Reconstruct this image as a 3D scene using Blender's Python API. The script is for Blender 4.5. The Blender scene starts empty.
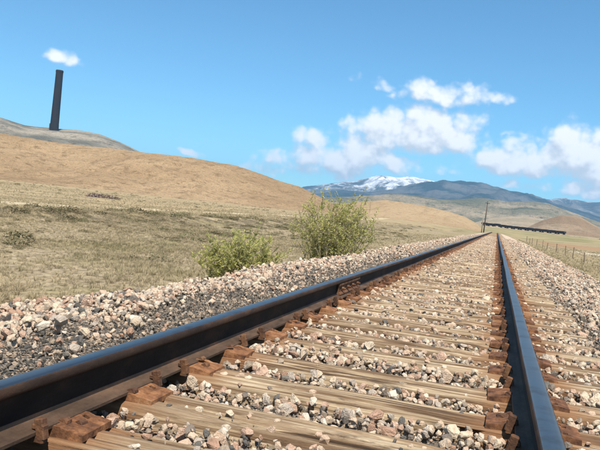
import bpy, bmesh, math, random
import numpy as np
from mathutils import Vector, Matrix, noise as mnoise

random.seed(7)
rng = np.random.default_rng(7)
scene = bpy.context.scene
R = math.radians

# ------------------------------------------------------------------ camera
FPX = 700.0                      # focal length in photo pixels (600 wide)
CAM_Z = 0.750                    # 0 = top of the crossties
YAW, PITCH, ROLL = R(15.68), R(-1.25), R(5.98)
fwd = Vector((-math.sin(YAW) * math.cos(PITCH), math.cos(YAW) * math.cos(PITCH), math.sin(PITCH)))
right0 = fwd.cross(Vector((0, 0, 1))).normalized()
up0 = right0.cross(fwd).normalized()
cr = right0 * math.cos(ROLL) + up0 * math.sin(ROLL)
cu = up0 * math.cos(ROLL) - right0 * math.sin(ROLL)
CAM = Vector((0, 0, CAM_Z))
cam_d = bpy.data.cameras.new('camera')
cam = bpy.data.objects.new('camera', cam_d)
scene.collection.objects.link(cam)
cam.matrix_world = Matrix(((cr.x, cu.x, -fwd.x, CAM.x), (cr.y, cu.y, -fwd.y, CAM.y), (cr.z, cu.z, -fwd.z, CAM.z), (0, 0, 0, 1)))
cam_d.sensor_width = 36.0
cam_d.lens = 36.0 * FPX / 600.0
cam_d.clip_start = 0.05
cam_d.clip_end = 60000
scene.camera = cam


def ray(u, v):
    """direction of a photo pixel"""
    return (fwd + cr * ((u - 300) / FPX) + cu * ((225 - v) / FPX)).normalized()


def azel(u, v):
    d = ray(u, v)
    return math.atan2(d.x, d.y), d.z / math.hypot(d.x, d.y)


def project(P):
    """world points (n,3) -> photo pixels and depth"""
    q = np.asarray(P, float) - np.array(CAM)
    z = q @ np.array(fwd)
    z = np.where(np.abs(z) < 1e-6, 1e-6, z)
    return 300 + FPX * (q @ np.array(cr)) / z, 225 - FPX * (q @ np.array(cu)) / z, z


# ------------------------------------------------------------------ render / colour
scene.render.engine = 'CYCLES'
scene.cycles.use_denoising = True
scene.cycles.max_bounces = 5
scene.cycles.diffuse_bounces = 3
scene.cycles.glossy_bounces = 3
scene.cycles.transparent_max_bounces = 6
scene.cycles.volume_bounces = 0
scene.cycles.sample_clamp_indirect = 6.0
scene.view_settings.view_transform = 'Standard'
scene.view_settings.look = 'None'
scene.view_settings.gamma = 1.0
scene.view_settings.use_curve_mapping = False
scene.view_settings.exposure = 0.86


# ------------------------------------------------------------------ node helpers
class G:
    def __init__(s, nt):
        s.nt = nt

    def n(s, typ, ins=None, **props):
        nd = s.nt.nodes.new(typ)
        for k, v in props.items():
            setattr(nd, k, v)
        for k, v in (ins or {}).items():
            s.put(nd.inputs[k], v)
        return nd

    def put(s, sock, v):
        if isinstance(v, bpy.types.NodeSocket):
            s.nt.links.new(v, sock)
        elif v is not None:
            if sock.type == 'RGBA' and len(v) == 3:
                v = (*v, 1)
            sock.default_value = v

    def m(s, op, a, b=None, c=None, clamp=False):
        nd = s.nt.nodes.new('ShaderNodeMath')
        nd.operation = op
        nd.use_clamp = clamp
        for i, v in enumerate((a, b, c)):
            if v is not None:
                s.put(nd.inputs[i], v)
        return nd.outputs[0]

    def v(s, op, a, b=None, scale=None):
        nd = s.nt.nodes.new('ShaderNodeVectorMath')
        nd.operation = op
        s.put(nd.inputs[0], a)
        if b is not None:
            s.put(nd.inputs[1], b)
        if scale is not None:
            s.put(nd.inputs['Scale'], scale)
        return nd.outputs['Value'] if op in ('DOT_PRODUCT', 'LENGTH') else nd.outputs[0]

    def mix(s, f, a, b, blend='MIX'):
        nd = s.nt.nodes.new('ShaderNodeMix')
        nd.data_type = 'RGBA'
        nd.blend_type = blend
        s.put(nd.inputs[0], f)
        s.put(nd.inputs[6], a)
        s.put(nd.inputs[7], b)
        return nd.outputs[2]

    def noise(s, vec, scale, detail=4, rough=0.55, dist=0.0, color=False):
        nd = s.n('ShaderNodeTexNoise', {'Scale': scale, 'Detail': detail, 'Roughness': rough, 'Distortion': dist})
        s.put(nd.inputs['Vector'], vec)
        return nd.outputs['Color' if color else 'Fac']

    def step(s, x, lo, hi):
        nd = s.n('ShaderNodeMapRange', {'From Min': lo, 'From Max': hi}, interpolation_type='SMOOTHSTEP', clamp=True)
        s.put(nd.inputs['Value'], x)
        return nd.outputs[0]

    def ramp(s, f, stops, interp='LINEAR'):
        nd = s.nt.nodes.new('ShaderNodeValToRGB')
        s.put(nd.inputs[0], f)
        cr_ = nd.color_ramp
        cr_.interpolation = interp
        while len(cr_.elements) < len(stops):
            cr_.elements.new(0.5)
        for e, (p, c) in zip(cr_.elements, stops):
            e.position = p
            e.color = (*c, 1)
        return nd.outputs[0]

    def map(s, vec, scale=(1, 1, 1), loc=(0, 0, 0)):
        nd = s.n('ShaderNodeMapping', {'Scale': scale, 'Location': loc})
        s.put(nd.inputs['Vector'], vec)
        return nd.outputs[0]


def material(name, build):
    mt = bpy.data.materials.new(name)
    mt.use_nodes = True
    nt = mt.node_tree
    nt.nodes.clear()
    g = G(nt)
    out = nt.nodes.new('ShaderNodeOutputMaterial')
    sh = build(g)
    nt.links.new(sh, out.inputs['Surface'])
    return mt


def principled(g, color, rough=0.8, metal=0.0, spec=0.3, bump=None, bdist=0.01, bstr=0.6):
    ins = {'Base Color': color, 'Roughness': rough, 'Metallic': metal, 'Specular IOR Level': spec}
    if bump is not None:
        b = g.n('ShaderNodeBump', {'Height': bump, 'Distance': bdist, 'Strength': bstr})
        ins['Normal'] = b.outputs[0]
    return g.n('ShaderNodeBsdfPrincipled', ins).outputs[0]


# ------------------------------------------------------------------ world: sky with clouds
SUN_AZ, SUN_EL = R(153), R(59)
world = bpy.data.worlds.new('World')
scene.world = world
world.use_nodes = True
world.cycles.sampling_method = 'MANUAL'
world.cycles.sample_map_resolution = 256
wt = world.node_tree
wt.nodes.clear()
wg = G(wt)
# (photo pixel centre, radii in px, strength): cumulus clouds that stand in this part of the sky
CLOUDS = [((63, 60), (13, 9), .55), ((80, 64), (10, 4), .1), ((193, 155), (10, 3.5), .5),
          ((338, 160), (40, 22), .85), ((304, 162), (46, 14), .42), ((374, 166), (34, 12), .6), ((262, 168), (34, 9), .28),
          ((416, 138), (46, 20), 1.05), ((385, 128), (30, 13), .75), ((450, 142), (20, 11), .5),
          ((452, 98), (46, 13), .50), ((430, 89), (24, 12), .48), ((486, 100), (28, 10), .44), ((372, 84), (34, 9), .22),
          ((522, 166), (38, 15), 1.0), ((568, 150), (17, 17), 1.0), ((575, 167), (44, 18), 1.05), ((600, 167), (36, 17), 1.0), ((640, 158), (50, 17), 1.0),
          ((440, 173), (50, 7), .2), ((545, 190), (60, 5), .3), ((585, 194), (32, 8), .75), ((400, 177), (40, 5), .2), ((505, 133), (18, 5), .15),
          ((640, 190), (40, 8), .8), ((700, 150), (50, 20), 1.0)]


def cloud_group():
    ng = bpy.data.node_groups.new('cloud_field', 'ShaderNodeTree')
    ng.interface.new_socket('p', in_out='INPUT', socket_type='NodeSocketVector')
    ng.interface.new_socket('d', in_out='INPUT', socket_type='NodeSocketVector')
    ng.interface.new_socket('density', in_out='OUTPUT', socket_type='NodeSocketFloat')
    g = G(ng)
    gi = ng.nodes.new('NodeGroupInput')
    go = ng.nodes.new('NodeGroupOutput')
    p, d = gi.outputs['p'], gi.outputs['d']
    wob = g.noise(p, 14.0, 3, .6, color=True)
    wob = g.v('SCALE', g.v('SUBTRACT', wob, (.5, .5, .5)), scale=.03)
    pw = g.v('ADD', p, wob)
    f = None
    for (c, rr, st) in CLOUDS:
        a, e = azel(*c)
        q = g.v('MULTIPLY', g.v('SUBTRACT', pw, (a, e, 0)), (FPX / rr[0] * .74, FPX / rr[1] * .74, 0))
        q = g.v('MAXIMUM', q, g.v('MULTIPLY', q, (-1, -1.9, 0)))
        b = g.m('MULTIPLY_ADD', g.v('DOT_PRODUCT', q, q), -.58, st)
        f = b if f is None else g.m('SMOOTH_MAX', f, b, .12)
    # the same kind of cumulus in the rest of the sky
    sp = g.n('ShaderNodeSeparateXYZ', {0: d})
    pl = g.v('DIVIDE', d, g.n('ShaderNodeCombineXYZ', {0: g.m('ADD', sp.outputs[2], .18), 1: g.m('ADD', sp.outputs[2], .18), 2: 1.0}).outputs[0])
    big = g.noise(g.v('MULTIPLY', pl, (1, 1, 0)), 1.6, 4, .6)
    a0, e0 = azel(300, 100)
    sq = g.n('ShaderNodeSeparateXYZ', {0: p})
    off = g.m('MAXIMUM', g.m('DIVIDE', g.m('ABSOLUTE', g.m('SUBTRACT', sq.outputs[0], a0)), .55), g.m('DIVIDE', sq.outputs[1], .5))
    gen = g.m('SUBTRACT', g.m('MULTIPLY', g.m('SUBTRACT', big, .5), 4.5), .15)
    gen = g.m('SUBTRACT', gen, g.m('MULTIPLY', g.m('SUBTRACT', 1.0, g.step(off, .9, 1.15)), 6.0))
    f = g.m('MAXIMUM', f, gen)
    n1 = g.noise(g.v('MULTIPLY', p, (1, 1.3, 1)), 15.0, 6, .6, .2)
    wv = g.v('ADD', p, g.v('SCALE', g.noise(p, 30.0, 2, .5, color=True), scale=.014))
    vo = g.n('ShaderNodeTexVoronoi', {'Scale': 30.0, 'Detail': 2.5, 'Roughness': .55, 'Smoothness': .35, 'Vector': wv}, feature='SMOOTH_F1', voronoi_dimensions='2D')
    puff = g.m('SUBTRACT', .62, vo.outputs['Distance'])
    den = g.m('ADD', f, g.m('MULTIPLY', g.m('SUBTRACT', n1, .5), 1.5))
    den = g.m('ADD', den, g.m('MULTIPLY', puff, .72))
    den = g.m('ADD', den, .20)
    ng.links.new(den, go.inputs[0])
    return ng


cg = cloud_group()
tc = wg.n('ShaderNodeTexCoord')
dvec = wg.v('NORMALIZE', tc.outputs['Generated'])
sx = wg.n('ShaderNodeSeparateXYZ', {0: dvec})
hyp = wg.m('SQRT', wg.m('ADD', wg.m('MULTIPLY', sx.outputs[0], sx.outputs[0]), wg.m('MULTIPLY', sx.outputs[1], sx.outputs[1])))
az = wg.m('ARCTAN2', sx.outputs[0], sx.outputs[1])
te = wg.m('DIVIDE', sx.outputs[2], wg.m('MAXIMUM', hyp, .05))
pvec = wg.n('ShaderNodeCombineXYZ', {0: az, 1: te, 2: 0.0}).outputs[0]
g1 = wt.nodes.new('ShaderNodeGroup'); g1.node_tree = cg
wt.links.new(pvec, g1.inputs['p']); wt.links.new(dvec, g1.inputs['d'])
g2 = wt.nodes.new('ShaderNodeGroup'); g2.node_tree = cg
wt.links.new(wg.v('ADD', pvec, (.006, .016, 0)), g2.inputs['p']); wt.links.new(dvec, g2.inputs['d'])
alpha = wg.step(g1.outputs[0], 0.0, .85)
lit = wg.step(wg.m('SUBTRACT', g1.outputs[0], g2.outputs[0]), -.50, .38)
CLOUD_STR = 1.0
ccol = wg.mix(lit, (.41, .44, .475), (.68, .68, .68))
sky = wg.n('ShaderNodeTexSky', sky_type='NISHITA', sun_disc=False, sun_elevation=SUN_EL, sun_rotation=SUN_AZ,
           altitude=1600, air_density=1.0, dust_density=0.7, ozone_density=1.0)
SKY_STR = 0.10
skyc = wg.v('SCALE', sky.outputs[0], scale=SKY_STR)
skyc = wg.mix(1.0, skyc, (0.48, 0.82, 0.92), 'MULTIPLY')
above = wg.step(sx.outputs[2], -.01, .02)
final = wg.mix(wg.m('MULTIPLY', wg.m('MULTIPLY', alpha, above), .95), skyc, ccol)
bg = wg.n('ShaderNodeBackground', {'Color': final, 'Strength': 1.0})
wo = wt.nodes.new('ShaderNodeOutputWorld')
wt.links.new(bg.outputs[0], wo.inputs['Surface'])

# ------------------------------------------------------------------ sun
sun_d = bpy.data.lights.new('sun', 'SUN')
sun_d.energy = 4.5
sun_d.angle = R(0.53)
sun_d.color = (1.0, .93, .83)
sun = bpy.data.objects.new('sun', sun_d)
scene.collection.objects.link(sun)
sdir = Vector((math.sin(SUN_AZ) * math.cos(SUN_EL), math.cos(SUN_AZ) * math.cos(SUN_EL), math.sin(SUN_EL)))
sun.rotation_euler = sdir.to_track_quat('Z', 'Y').to_euler()
sun.location = (0, 0, 50)


# ------------------------------------------------------------------ object helpers
C = scene.collection


def link(name, me, mat=None, parent=None):
    o = bpy.data.objects.new(name, me)
    C.objects.link(o)
    if parent is not None:
        o.parent = parent
    if mat is not None and me is not None:
        me.materials.append(mat)
    return o


def tag(o, label, cat=None, group=None, kind=None):
    o['label'] = label
    if cat:
        o['category'] = cat
    if group:
        o['group'] = group
    if kind:
        o['kind'] = kind
    return o


def empty(name, loc=(0, 0, 0), rz=0.0):
    o = bpy.data.objects.new(name, None)
    C.objects.link(o)
    o.location = loc
    o.rotation_euler = (0, 0, rz)
    o.empty_display_size = .1
    return o


def mesh(name, verts, faces, smooth=False):
    me = bpy.data.meshes.new(name)
    me.from_pydata([tuple(map(float, v)) for v in verts], [], [tuple(int(i) for i in f) for f in faces])
    if smooth:
        me.polygons.foreach_set('use_smooth', [True] * len(me.polygons))
    me.update()
    return me


def grid_mesh(name, P, smooth=True, wrap=False):
    """P: (rows, cols, 3)"""
    r, c, _ = P.shape
    idx = np.arange(r * c).reshape(r, c)
    a, b = idx[:-1, :-1].ravel(), idx[:-1, 1:].ravel()
    d, e = idx[1:, 1:].ravel(), idx[1:, :-1].ravel()
    F = np.stack([a, b, d, e], 1)
    if wrap:
        F = np.concatenate([F, np.stack([idx[:-1, -1], idx[:-1, 0], idx[1:, 0], idx[1:, -1]], 1)])
    me = bpy.data.meshes.new(name)
    me.vertices.add(r * c)
    me.vertices.foreach_set('co', P.reshape(-1).astype(np.float32))
    me.loops.add(F.size)
    me.loops.foreach_set('vertex_index', F.ravel().astype(np.int32))
    me.polygons.add(len(F))
    me.polygons.foreach_set('loop_start', (np.arange(len(F)) * 4).astype(np.int32))
    me.update(calc_edges=True)
    me.validate()
    if smooth:
        me.polygons.foreach_set('use_smooth', [True] * len(me.polygons))
    return me


class MB:
    """collects simple shapes into one mesh"""
    def __init__(s):
        s.v, s.f = [], []

    def add(s, vs, fs):
        o = len(s.v)
        s.v += [tuple(v) for v in vs]
        s.f += [tuple(i + o for i in f) for f in fs]
        return s

    def box(s, x0, x1, y0, y1, z0, z1, M=None):
        vs = [Vector((x, y, z)) for z in (z0, z1) for y in (y0, y1) for x in (x0, x1)]
        if M is not None:
            vs = [M @ v for v in vs]
        return s.add(vs, [(0, 2, 3, 1), (4, 5, 7, 6), (0, 1, 5, 4), (2, 6, 7, 3), (0, 4, 6, 2), (1, 3, 7, 5)])

    def cbox(s, x0, x1, y0, y1, z0, z1, c, M=None):
        """box with chamfered top edges and vertical corners"""
        def ring(z, i):
            return [(x0 + i + c, y0 + i, z), (x1 - i - c, y0 + i, z), (x1 - i, y0 + i + c, z), (x1 - i, y1 - i - c, z),
                    (x1 - i - c, y1 - i, z), (x0 + i + c, y1 - i, z), (x0 + i, y1 - i - c, z), (x0 + i, y0 + i + c, z)]
        vs = [Vector(p) for p in ring(z0, 0) + ring(z1 - c, 0) + ring(z1, c)]
        if M is not None:
            vs = [M @ v for v in vs]
        fs = [tuple(reversed(range(8))), tuple(range(16, 24))]
        for k in (0, 8):
            fs += [(k + i, k + (i + 1) % 8, k + 8 + (i + 1) % 8, k + 8 + i) for i in range(8)]
        return s.add(vs, fs)

    def tube(s, pts, rad, n=6, cap=True):
        pts = [Vector(p) for p in pts]
        vs = []
        for i, p in enumerate(pts):
            t = (pts[min(i + 1, len(pts) - 1)] - pts[max(i - 1, 0)]).normalized()
            a = t.orthogonal().normalized() if abs(t.z) > .99 or abs(t.z) < .01 else t.cross(Vector((0, 0, 1))).normalized()
            b = t.cross(a)
            r = rad[i] if isinstance(rad, (list, tuple)) else rad
            vs += [p + (a * math.cos(2 * math.pi * k / n) + b * math.sin(2 * math.pi * k / n)) * r for k in range(n)]
        fs = []
        for i in range(len(pts) - 1):
            fs += [(i * n + k, i * n + (k + 1) % n, (i + 1) * n + (k + 1) % n, (i + 1) * n + k) for k in range(n)]
        if cap:
            fs += [tuple(reversed(range(n))), tuple((len(pts) - 1) * n + k for k in range(n))]
        return s.add(vs, fs)

    def build(s, name, smooth=False):
        return mesh(name, s.v, s.f, smooth)


def fbm(x, y, sc, seed=0.0, octv=5):
    return mnoise.fractal(Vector((x * sc, y * sc, seed)), 1.0, 2.0, octv)


# ------------------------------------------------------------------ ground height
XC = -0.544                         # track centre line
GAUGE_IN = 1.435 / 2


def track_z(y):
    y = np.asarray(y, float)
    return -np.clip(y - 188, 0, 90) ** 2 / 2200.0


GX = [-400, -100, -60, -30, -24, -20.5, -18.5, -15, -11, -7, -5.5, -4.6, -4.0, -3, 2.2, 3.0, 3.6, 5, 8, 12, 30, 80, 400]
GZ = [0, -.9, -.85, -.68, -.60, -.52, -.85, -1.08, -1.18, -1.02, -.95, -.80, -.72, -.65, -.45, -.5, -.6, -.95, -1.25, -1.35, -1.4, -1.35, -.6]
RR = [0, 60, 150, 250, 400, 600, 1000, 1500, 3000, 6000, 40000]
RZ_L = [0, 0, .2, .5, 1.4, 2.8, 6.0, 10, 24, 38, 38]
RZ_R = [0, 0, .2, .5, 1.2, 2.2, 4.4, 9, 22, 36, 36]


def ground_z(x, y):
    x = np.asarray(x, float); y = np.asarray(y, float)
    r = np.hypot(x, y)
    z = np.interp(x, GX, GZ)
    w = 1 / (1 + np.exp(-(x) / np.maximum(6.0, r * .05)))
    z = z + np.interp(r, RR, RZ_L) * (1 - w) + np.interp(r, RR, RZ_R) * w
    return z + track_z(y) * np.exp(-((x - XC) / 40.0) ** 2) * np.clip(1.3 - r / 700.0, 0, 1)


def ground_hit(u, v, rmin=2.0, rmax=5000):
    d = ray(u, v)
    h = math.hypot(d.x, d.y)
    rs = np.geomspace(rmin, rmax, 3000)
    X, Y, Z = rs * d.x / h, rs * d.y / h, CAM_Z + rs * d.z / h
    below = np.nonzero(Z < ground_z(X, Y))[0]
    i = below[0] if len(below) else -1
    return X[i], Y[i]


# ------------------------------------------------------------------ materials: ground
def pos(g):
    return g.n('ShaderNodeNewGeometry').outputs['Position']


def m_ground(g):
    p = pos(g)
    s = g.n('ShaderNodeSeparateXYZ', {0: p})
    x, y = s.outputs[0], s.outputs[1]
    big = g.noise(p, .035, 4, .55)
    mid = g.noise(p, .33, 5, .6)
    fin = g.noise(p, 4.5, 6, .7)
    straw = g.mix(g.step(fin, .3, .7), (.14, .108, .066), (.42, .34, .22))
    olive = g.mix(g.step(fin, .3, .7), (.115, .10, .05), (.32, .265, .14))
    up = g.step(x, -17, -23)
    c = g.mix(g.m('MULTIPLY', g.step(mid, .44, .62), g.m('MULTIPLY_ADD', up, -.6, 1.0)), straw, olive)
    c = g.mix(g.m('MULTIPLY', up, .5), c, g.mix(g.step(g.noise(p, .12, 6, .7), .38, .62), (.19, .145, .075), (.43, .33, .19)))
    c = g.mix(g.m('MULTIPLY', g.step(big, .5, .7), .6), c, (.30, .22, .115))
    # broken dark earth on the bank face, shade below its lip painted in
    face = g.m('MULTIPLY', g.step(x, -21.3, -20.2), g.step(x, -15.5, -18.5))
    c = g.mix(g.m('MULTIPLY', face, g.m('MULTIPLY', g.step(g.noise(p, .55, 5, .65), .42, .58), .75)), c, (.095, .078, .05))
    # bare earth flecks
    c = g.mix(g.m('MULTIPLY', g.step(g.noise(p, 1.3, 5, .7), .58, .66), .55), c, (.33, .25, .165))
    # pale dirt path in the far field
    ln = g.m('ADD', g.m('MULTIPLY', x, 1.0), g.m('MULTIPLY', g.m('SUBTRACT', y, 100), .10))
    path = g.m('SUBTRACT', 1.0, g.step(g.m('ABSOLUTE', g.m('ADD', ln, g.m('ADD', 33, g.m('MULTIPLY', mid, 3)))), .8, 1.7))
    c = g.mix(g.m('MULTIPLY', path, .7), c, (.52, .43, .29))
    # green meadow on the valley floor to the right
    gm = g.m('MULTIPLY', g.step(y, 300, 420), g.m('MULTIPLY', g.step(g.m('ADD', x, g.m('MULTIPLY', mid, 40)), -30, 20), g.m('SUBTRACT', 1.0, g.step(y, 1050, 1150))))
    c = g.mix(g.m('MULTIPLY', gm, .85), c, g.mix(g.step(g.noise(p, .03, 6, .7), .38, .62), (.15, .145, .065), (.31, .255, .14)))
    # ploughed reddish strip and pale road on the right
    w2 = g.m('ADD', y, g.m('MULTIPLY', x, -.35))
    red = g.m('MULTIPLY', g.step(x, 6, 12), g.m('MULTIPLY', g.step(w2, 120, 150), g.m('SUBTRACT', 1.0, g.step(w2, 215, 250))))
    c = g.mix(g.m('MULTIPLY', red, .6), c, (.27, .155, .085))
    road = g.m('MULTIPLY', g.step(x, 9, 12), g.m('MULTIPLY', g.step(w2, 96, 99), g.m('SUBTRACT', 1.0, g.step(w2, 108, 111))))
    c = g.mix(g.m('MULTIPLY', road, .7), c, (.5, .44, .34))
    far = g.step(y, 1100, 1400)
    c = g.mix(g.m('MULTIPLY', far, .6), c, (.30, .24, .16))
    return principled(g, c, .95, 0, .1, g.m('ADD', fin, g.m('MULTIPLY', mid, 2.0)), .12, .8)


def m_hill(c1, c2, c3, sc=.02, sc2=.25, bd=1.5, streak=0.0):
    def f(g):
        p = pos(g)
        q = g.map(p, (1, 1, 1.4))
        a = g.noise(q, sc, 5, .6, .4)
        b = g.noise(q, sc2, 6, .7)
        c = g.mix(g.step(a, .36, .66), c1, c2)
        c = g.mix(g.m('MULTIPLY', g.step(b, .50, .66), .75), c, c3)
        fine = g.noise(q, sc2 * 4, 4, .7)
        c = g.mix(g.m('MULTIPLY', g.step(fine, .50, .66), .5), c, c3)
        vf = g.noise(q, sc2 * 11, 3, .7)
        c = g.mix(1.0, c, g.ramp(vf, [(.3, (.62, .62, .62)), (.5, (1, 1, 1)), (.7, (1.28, 1.27, 1.22))]), 'MULTIPLY')
        # rain gullies running down the slope
        rm = g.n('ShaderNodeMapping', {'Rotation': (0, 0, R(-32)), 'Scale': (1, .12, .12)})
        g.put(rm.inputs['Vector'], p)
        gu = g.noise(rm.outputs[0], sc * 9, 5, .6, .8)
        c = g.mix(g.m('MULTIPLY', g.step(gu, .54, .68), .35), c, c3)
        return principled(g, c, .95, 0, .1, g.m('ADD', b, g.m('SUBTRACT', a, gu)), bd, .8)
    return f


def m_mountain(snow_lo, snow_hi, forest=(.024, .046, .052), rock=(.095, .105, .105), snow_amt=1.0, snow_var=1500):  # forest and rock colours have some of the distance haze's blue mixed in
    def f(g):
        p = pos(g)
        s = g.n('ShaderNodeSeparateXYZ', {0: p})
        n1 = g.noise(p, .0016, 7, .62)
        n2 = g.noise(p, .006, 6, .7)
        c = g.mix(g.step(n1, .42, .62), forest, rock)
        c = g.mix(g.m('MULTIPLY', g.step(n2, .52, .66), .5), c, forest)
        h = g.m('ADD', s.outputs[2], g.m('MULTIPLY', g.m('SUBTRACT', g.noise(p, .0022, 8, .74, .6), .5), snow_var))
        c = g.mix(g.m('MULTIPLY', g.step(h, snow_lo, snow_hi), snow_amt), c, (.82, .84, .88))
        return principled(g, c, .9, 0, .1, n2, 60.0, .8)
    return f


M = {}
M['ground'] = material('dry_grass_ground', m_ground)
M['hill_brown'] = material('dry_hill', m_hill((.24, .165, .095), (.31, .222, .133), (.14, .094, .053), .012, .16, 1.6))
M['hill_tan'] = material('tan_hill', m_hill((.30, .213, .125), (.345, .255, .155), (.20, .138, .08), .012, .2, 1.4))
M['hill_slag'] = material('slag_hill', m_hill((.085, .088, .075), (.28, .245, .19), (.06, .062, .053), .0045, .03, 3))
M['hill_pale'] = material('pale_hill', m_hill((.33, .26, .19), (.24, .20, .14), (.16, .15, .11), .004, .03, 4))
M['hill_red'] = material('red_brown_hill', m_hill((.20, .14, .09), (.26, .195, .13), (.13, .105, .07), .006, .04, 4))
M['foothill'] = material('foothills', m_hill((.10, .105, .07), (.27, .22, .155), (.06, .07, .05), .0016, .010, 20))
M['forest'] = material('forested_mountain', m_mountain(1050, 1500, snow_amt=.5))
M['snowy'] = material('snowy_mountain', m_mountain(450, 1180, snow_var=2600))
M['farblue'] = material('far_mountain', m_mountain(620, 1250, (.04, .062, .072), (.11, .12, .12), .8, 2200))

# ------------------------------------------------------------------ ground sheet
A = np.concatenate([np.linspace(R(-50), R(26), 300), np.linspace(R(27), R(309), 110)])
Rr = np.concatenate([[0.3], np.geomspace(.8, 26000, 430)])
AA, RG = np.meshgrid(A, Rr)
X, Y = np.sin(AA) * RG, np.cos(AA) * RG
Z = ground_z(X, Y)
amp = np.interp(np.abs(X - XC), [0, 3.6, 5, 12, 40], [0, .0, .03, .09, .12]) * np.interp(RG, [0, 200, 1000], [1, 1, 4])
nz = np.zeros_like(X)
for i in range(X.shape[0]):
    if Rr[i] > 3000:
        break
    for j in range(X.shape[1]):
        if amp[i, j] > 0:
            nz[i, j] = fbm(X[i, j], Y[i, j], .22 if Rr[i] < 150 else .03, 3.1, 4)
Z = Z + amp * nz
P = np.stack([X, Y, Z], -1)
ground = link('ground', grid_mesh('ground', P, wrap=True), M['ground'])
tag(ground, 'dry grass ground sloping away from both sides of the track', 'ground', kind='structure')


# ------------------------------------------------------------------ hills and mountains
def hill(name, label, sky_px, Rf, Rt, mat, az_n=200, r_n=40, na=.03, nsc=.01, power=1.15, seed=1.0, back=1.35, ridged=False, kind_cat='hill'):
    pts = sorted(azel(u, v) for u, v in sky_px)
    pa = [q[0] for q in pts]; pe = [q[1] for q in pts]
    az_ = np.linspace(pa[0], pa[-1], az_n)
    el_ = np.interp(az_, pa, pe)
    k = np.hanning(7); k /= k.sum()
    el_ = np.convolve(np.pad(el_, 3, mode='edge'), k, mode='valid')
    t = np.concatenate([np.linspace(0, 1, r_n), 1 + np.linspace(.06, 1, 8)])
    Pm = np.zeros((len(t), az_n, 3))
    for j, (a, e) in enumerate(zip(az_, el_)):
        ra = Rt * (1 + .05 * math.sin(a * 9 + seed))
        zr = CAM_Z + e * ra
        z0 = float(ground_z(math.sin(a) * Rf, math.cos(a) * Rf)) - .02 * abs(zr)
        for i, tt in enumerate(t):
            if tt <= 1:
                r = Rf + (ra - Rf) * tt
                s = tt ** power
                s = s * .7 + .3 * (s * s * (3 - 2 * s))
                z = z0 + (zr - z0) * s
                envl = min(1, 4 * tt) * (1 - .75 * tt ** 6)
            else:
                r = ra * (1 + (back - 1) * (tt - 1))
                z = zr - (zr - z0) * (tt - 1) ** 1.3 * .8
                envl = .25
            x, y = math.sin(a) * r, math.cos(a) * r
            if ridged:
                nn = mnoise.ridged_multi_fractal(Vector((x * nsc, y * nsc, seed)), 1.0, 2.1, 6, 1.0, 2.0) - 1.1
            else:
                nn = fbm(x, y, nsc, seed, 6) - .35 * abs(fbm(x, y, nsc * 2.3, seed + 5, 4)) - .22 * abs(fbm(x, y, nsc * 6, seed + 9, 3))
            z += nn * na * max(0.0, zr - z0) * envl
            Pm[i, j] = (x, y, z)
    o = link(name, grid_mesh(name, Pm), mat)
    tag(o, label, kind_cat, kind='structure')
    return o


hill('hill', 'long dry brown grassy hillside filling the left of the view',
     [(-420, 96), (-200, 110), (0, 131), (60, 142), (120, 149), (180, 156), (235, 165), (262, 174), (280, 181), (300, 187), (325, 200), (350, 213), (385, 231)],
     300, 470, M['hill_brown'], 420, 70, .17, .014, 1.1, 2.2)
hill('hill', 'low sunlit tan hill ending behind the leaning utility pole',
     [(250, 206), (330, 205), (360, 202), (385, 200), (400, 202), (430, 207), (450, 212), (465, 217), (476, 223), (484, 231), (491, 239)],
     480, 640, M['hill_tan'], 200, 40, .07, .012, 1.0, 5.0)
stack_hill = hill('hill', 'grey slag covered hilltop below the tall smokestack',
     [(-300, 104), (-60, 110), (0, 117), (25, 125), (54, 128), (80, 130), (100, 134), (115, 140), (130, 147), (160, 162), (200, 180)],
     1300, 2265, M['hill_slag'], 200, 40, .04, .004, .9, 7.0)
hill('hill', 'pale low hill in the valley behind the dark train',
     [(440, 232), (470, 224), (490, 218), (510, 216), (530, 217), (543, 219), (560, 224), (590, 234)],
     1500, 2500, M['hill_pale'], 120, 30, .10, .004, .8, 9.0)
hill('hill', 'reddish brown rounded hill at the right edge of the valley',
     [(520, 231), (530, 226), (543, 220), (563, 215), (580, 217), (600, 228), (615, 236), (640, 244)],
     1250, 1800, M['hill_red'], 120, 30, .12, .005, .8, 11.0)
hill('foothills', 'grey green and tan foothills below the forested mountain',
     [(200, 200), (300, 198), (400, 195), (443, 199), (483, 198), (510, 202), (530, 202), (547, 203), (560, 208), (575, 214), (600, 222), (700, 240), (800, 240)],
     3400, 5200, M['foothill'], 260, 50, .22, .0016, 1.0, 13.0)
hill('mountain', 'dark forested mountain ridge under the clouds',
     [(200, 206), (300, 198), (330, 192), (360, 191), (385, 190), (405, 187), (425, 183), (450, 182), (475, 184), (500, 189), (530, 196), (545, 201), (575, 210), (620, 224)],
     7500, 13000, M['forest'], 300, 80, .24, .0007, .9, 17.0, ridged=True, kind_cat='mountain')
hill('mountain', 'snow capped mountain top beyond the brown hill',
     [(100, 200), (270, 192), (300, 188), (318, 186), (330, 185), (345, 182), (362, 180), (380, 177), (395, 179), (410, 178), (425, 180), (445, 185), (480, 195), (520, 208)],
     11500, 17000, M['snowy'], 300, 80, .24, .0008, .9, 19.0, ridged=True, kind_cat='mountain')
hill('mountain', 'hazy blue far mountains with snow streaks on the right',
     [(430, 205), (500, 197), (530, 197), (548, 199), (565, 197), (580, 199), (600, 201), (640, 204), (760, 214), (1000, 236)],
     10500, 16000, M['farblue'], 300, 80, .26, .0007, .9, 23.0, ridged=True, kind_cat='mountain')

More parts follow.
